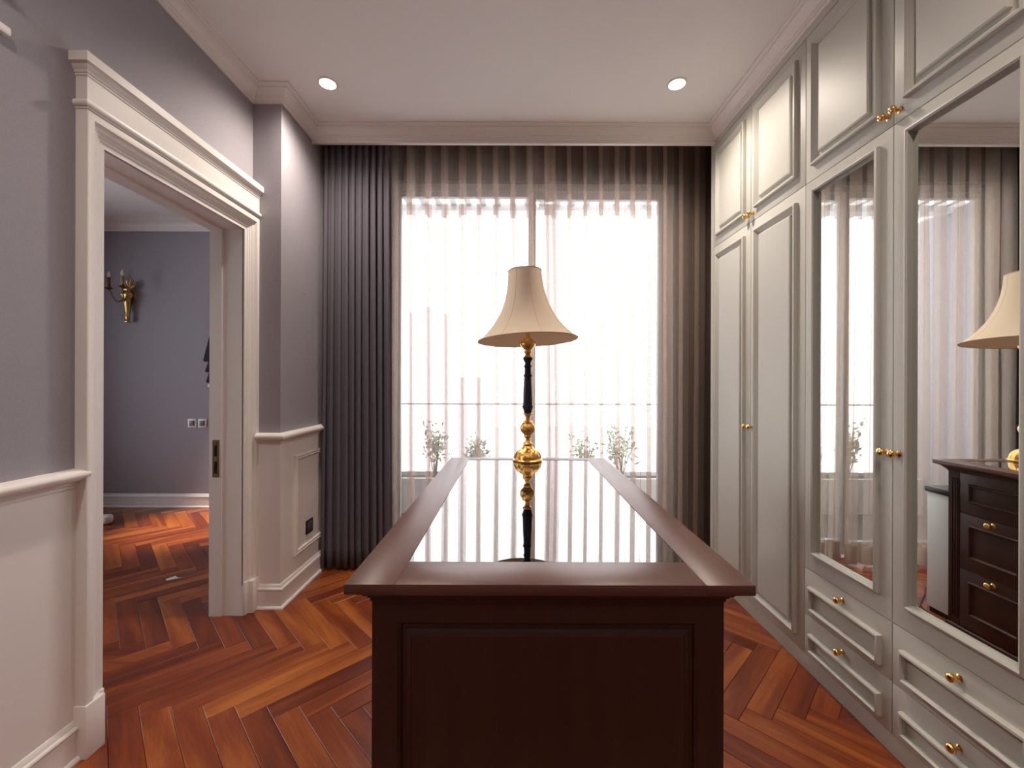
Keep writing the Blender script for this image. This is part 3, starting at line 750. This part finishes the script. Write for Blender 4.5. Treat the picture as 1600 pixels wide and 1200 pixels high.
# ------------------------------------------------------------------ small things on the walls
so = empty('wall_socket', (XP + 0.004, 2.79, 0.36)); tag(so, 'black wall socket low on the pier panel beside the drape', 'socket')
build('socket_plate', MB().box(XP + 0.004, XP + 0.013, 2.745, 2.832, 0.318, 0.405), 'black', so, bevel=0.002)
build('socket_face', MB().box(XP + 0.012, XP + 0.015, 2.757, 2.820, 0.330, 0.393), 'switch', so, bevel=0.001)
nl = build('wall_nail', MB().lathe([(0.0001, 0), (0.002, 0), (0.002, 0.012), (0.005, 0.013), (0.004, 0.016), (0.0001, 0.017)], (0, 0, 0), 10), 'brass', loc=(0, 0, 0), smooth=40)
nl.location = (XP, 2.72, 1.88); nl.rotation_euler = (0, PI / 2, 0); tag(nl, 'tiny nail in the papered pier above the chair rail', 'nail')
for x, lb in ((-3.368, 'square wall switch left of its twin beyond the doorway'), (-3.262, 'square wall switch next to the doorway edge, right of its twin')):
    t = empty('light_switch', (x, 4.42, 0.877)); tag(t, lb, 'switch', 'switches beyond the doorway')
    build('switch_plate', MB().box(x - 0.045, x + 0.045, 4.411, 4.42, 0.832, 0.922), 'plastic', t, bevel=0.002)
    build('switch_rocker', MB().box(x - 0.026, x + 0.026, 4.406, 4.411, 0.851, 0.903), 'switch', t, bevel=0.0015)
# roman blind on the far wall, folded at its foot
bl = empty('roman_blind', (-2.6, 4.39, 1.31)); tag(bl, 'dark roman blind with stacked folds at the doorway edge of the far wall', 'blind')
build('blind_cloth', MB().box(-3.172, -2.0, 4.394, 4.400, 1.75, 2.80), 'blind', bl)
for zt_, zb, yo, xo in ((1.86, 1.53, 4.345, -3.205), (1.60, 1.42, 4.352, -3.190), (1.47, 1.312, 4.360, -3.186)):
    build('blind_fold', MB().loops([[(-3.160, 4.396, zt_), (xo, yo, zb), (xo + 0.006, yo + 0.012, zb - 0.012), (-3.16, 4.400, zb + 0.01)],
                                    [(-2.0, 4.396, zt_), (-1.96, yo, zb), (-1.96, yo + 0.012, zb - 0.012), (-2.0, 4.400, zb + 0.01)]]), 'blind', bl)
build('head_rail', MB().box(-3.16, -2.0, 4.385, 4.42, 2.79, 2.83), 'plastic', bl)

# sconce beyond the doorway
SX, SY, SZ = -4.01, 4.42, 2.16
sc_ = empty('wall_sconce', (SX, SY, SZ)); tag(sc_, 'brass two-arm candle sconce on the wall beyond the doorway', 'wall lamp')
build('torch_body', MB().lathe([(0.0005, -0.235), (0.022, -0.235), (0.026, -0.225), (0.018, -0.215), (0.016, -0.19), (0.020, -0.185), (0.020, -0.175), (0.017, -0.17), (0.032, -0.02), (0.036, -0.012), (0.030, 0.0), (0.045, 0.02), (0.052, 0.045), (0.046, 0.07), (0.030, 0.09), (0.034, 0.10), (0.028, 0.115), (0.012, 0.135), (0.0005, 0.15)],
      (SX, SY - 0.045, SZ), 24, mod=lambda a, i, h: 1 + 0.10 * math.cos(6 * a)), 'old_brass', sc_, smooth=50)
build('back_plate', MB().lathe([(0.0005, 0), (0.05, 0), (0.055, 0.006), (0.045, 0.014), (0.0005, 0.016)], (SX, SY, SZ + 0.03), 24), 'old_brass', sc_, loc=(SX, SY, SZ + 0.03), smooth=40).rotation_euler = (PI / 2, 0, 0)
lv = MB()
for k in range(7):
    a = -0.2 + k * 0.55
    lv.tube([(SX + 0.005, SY - 0.04, SZ + 0.10), (SX + 0.03 + 0.035 * math.cos(a), SY - 0.05, SZ + 0.14 + 0.04 * math.sin(a)), (SX + 0.045 + 0.05 * math.cos(a), SY - 0.06, SZ + 0.16 + 0.055 * math.sin(a))], [0.010, 0.009, 0.002], 6)
build('leaf_crest', lv, 'old_brass', sc_, smooth=50)
for dx, dy in ((-0.135, -0.050), (0.070, -0.120)):
    pts = []
    for k in range(15):
        t = k / 14
        pts.append((SX + dx * (t ** 0.8), SY - 0.06 + dy * (t ** 0.8), SZ + 0.02 - 0.055 * math.sin(PI * min(1, t * 1.15)) + 0.075 * t ** 3))
    arm = build('sconce_arm', MB().tube(pts, 0.0055, 8), 'bronze', sc_, smooth=60)
    cx_, cy_, cz = pts[-1]
    build('drip_pan', MB().lathe([(0.0005, -0.008), (0.012, -0.006), (0.030, 0.006), (0.034, 0.012), (0.014, 0.010), (0.016, 0.028), (0.0005, 0.030)], (cx_, cy_, cz), 18), 'bronze', arm, smooth=50)
    build('candle_sleeve', MB().lathe([(0.0005, 0.026), (0.0135, 0.026), (0.0135, 0.115), (0.0005, 0.116)], (cx_, cy_, cz), 16), 'old_brass' if dx > 0 else 'bronze', arm, smooth=50)
    build('candle_bulb', MB().lathe([(0.0005, 0.114), (0.009, 0.116), (0.015, 0.132), (0.014, 0.148), (0.007, 0.170), (0.0005, 0.182)], (cx_, cy_, cz), 16), 'candle', arm, smooth=60)

# two pale ledges high on the left wall, cut by the frame
for z, yend, lb in ((2.335, 1.262, 'pale ledge high on the left wall, the lower of the two in the corner'), (2.462, 1.280, 'pale wall ledge above the other at the top left corner')):
    t = empty('wall_ledge', (XL, 0.9, z)); tag(t, lb, 'shelf')
    build('ledge_board', MB().box(XL, XL + 0.022, 0.62, yend, z, z + 0.028), 'white', t, bevel=0.007)
    for y in (0.75, 1.15):
        build('ledge_bracket', MB().box(XL, XL + 0.012, y, y + 0.02, z - 0.004, z + 0.004), 'white', t)

# low white block and a light glint, modelled as a thin pale flake, on the parquet beyond the doorway
bk = MB()
import itertools
bk.box(-4.25, -3.70, 3.84, 3.92, 0.002, 0.088)
bo = build('low_plinth', bk, 'plastic', bevel=0.03, seg=4); tag(bo, 'low rounded white block on the parquet beyond the doorway', 'plinth')
pp_ = MB()
pts = [(-2.31, 2.80), (-2.28, 2.775), (-2.245, 2.792), (-2.205, 2.83), (-2.24, 2.815), (-2.275, 2.84)]
pp_.loops([[(x, y, 0.0006 + 0.004 * ((i * 7) % 3) / 2) for i, (x, y) in enumerate(pts)], [(x, y, 0.0016 + 0.004 * ((i * 7) % 3) / 2) for i, (x, y) in enumerate(pts)]])
po = build('floor_glint', pp_, 'glint'); tag(po, 'tiny pale light glint on the parquet just past the doorway', 'glint')
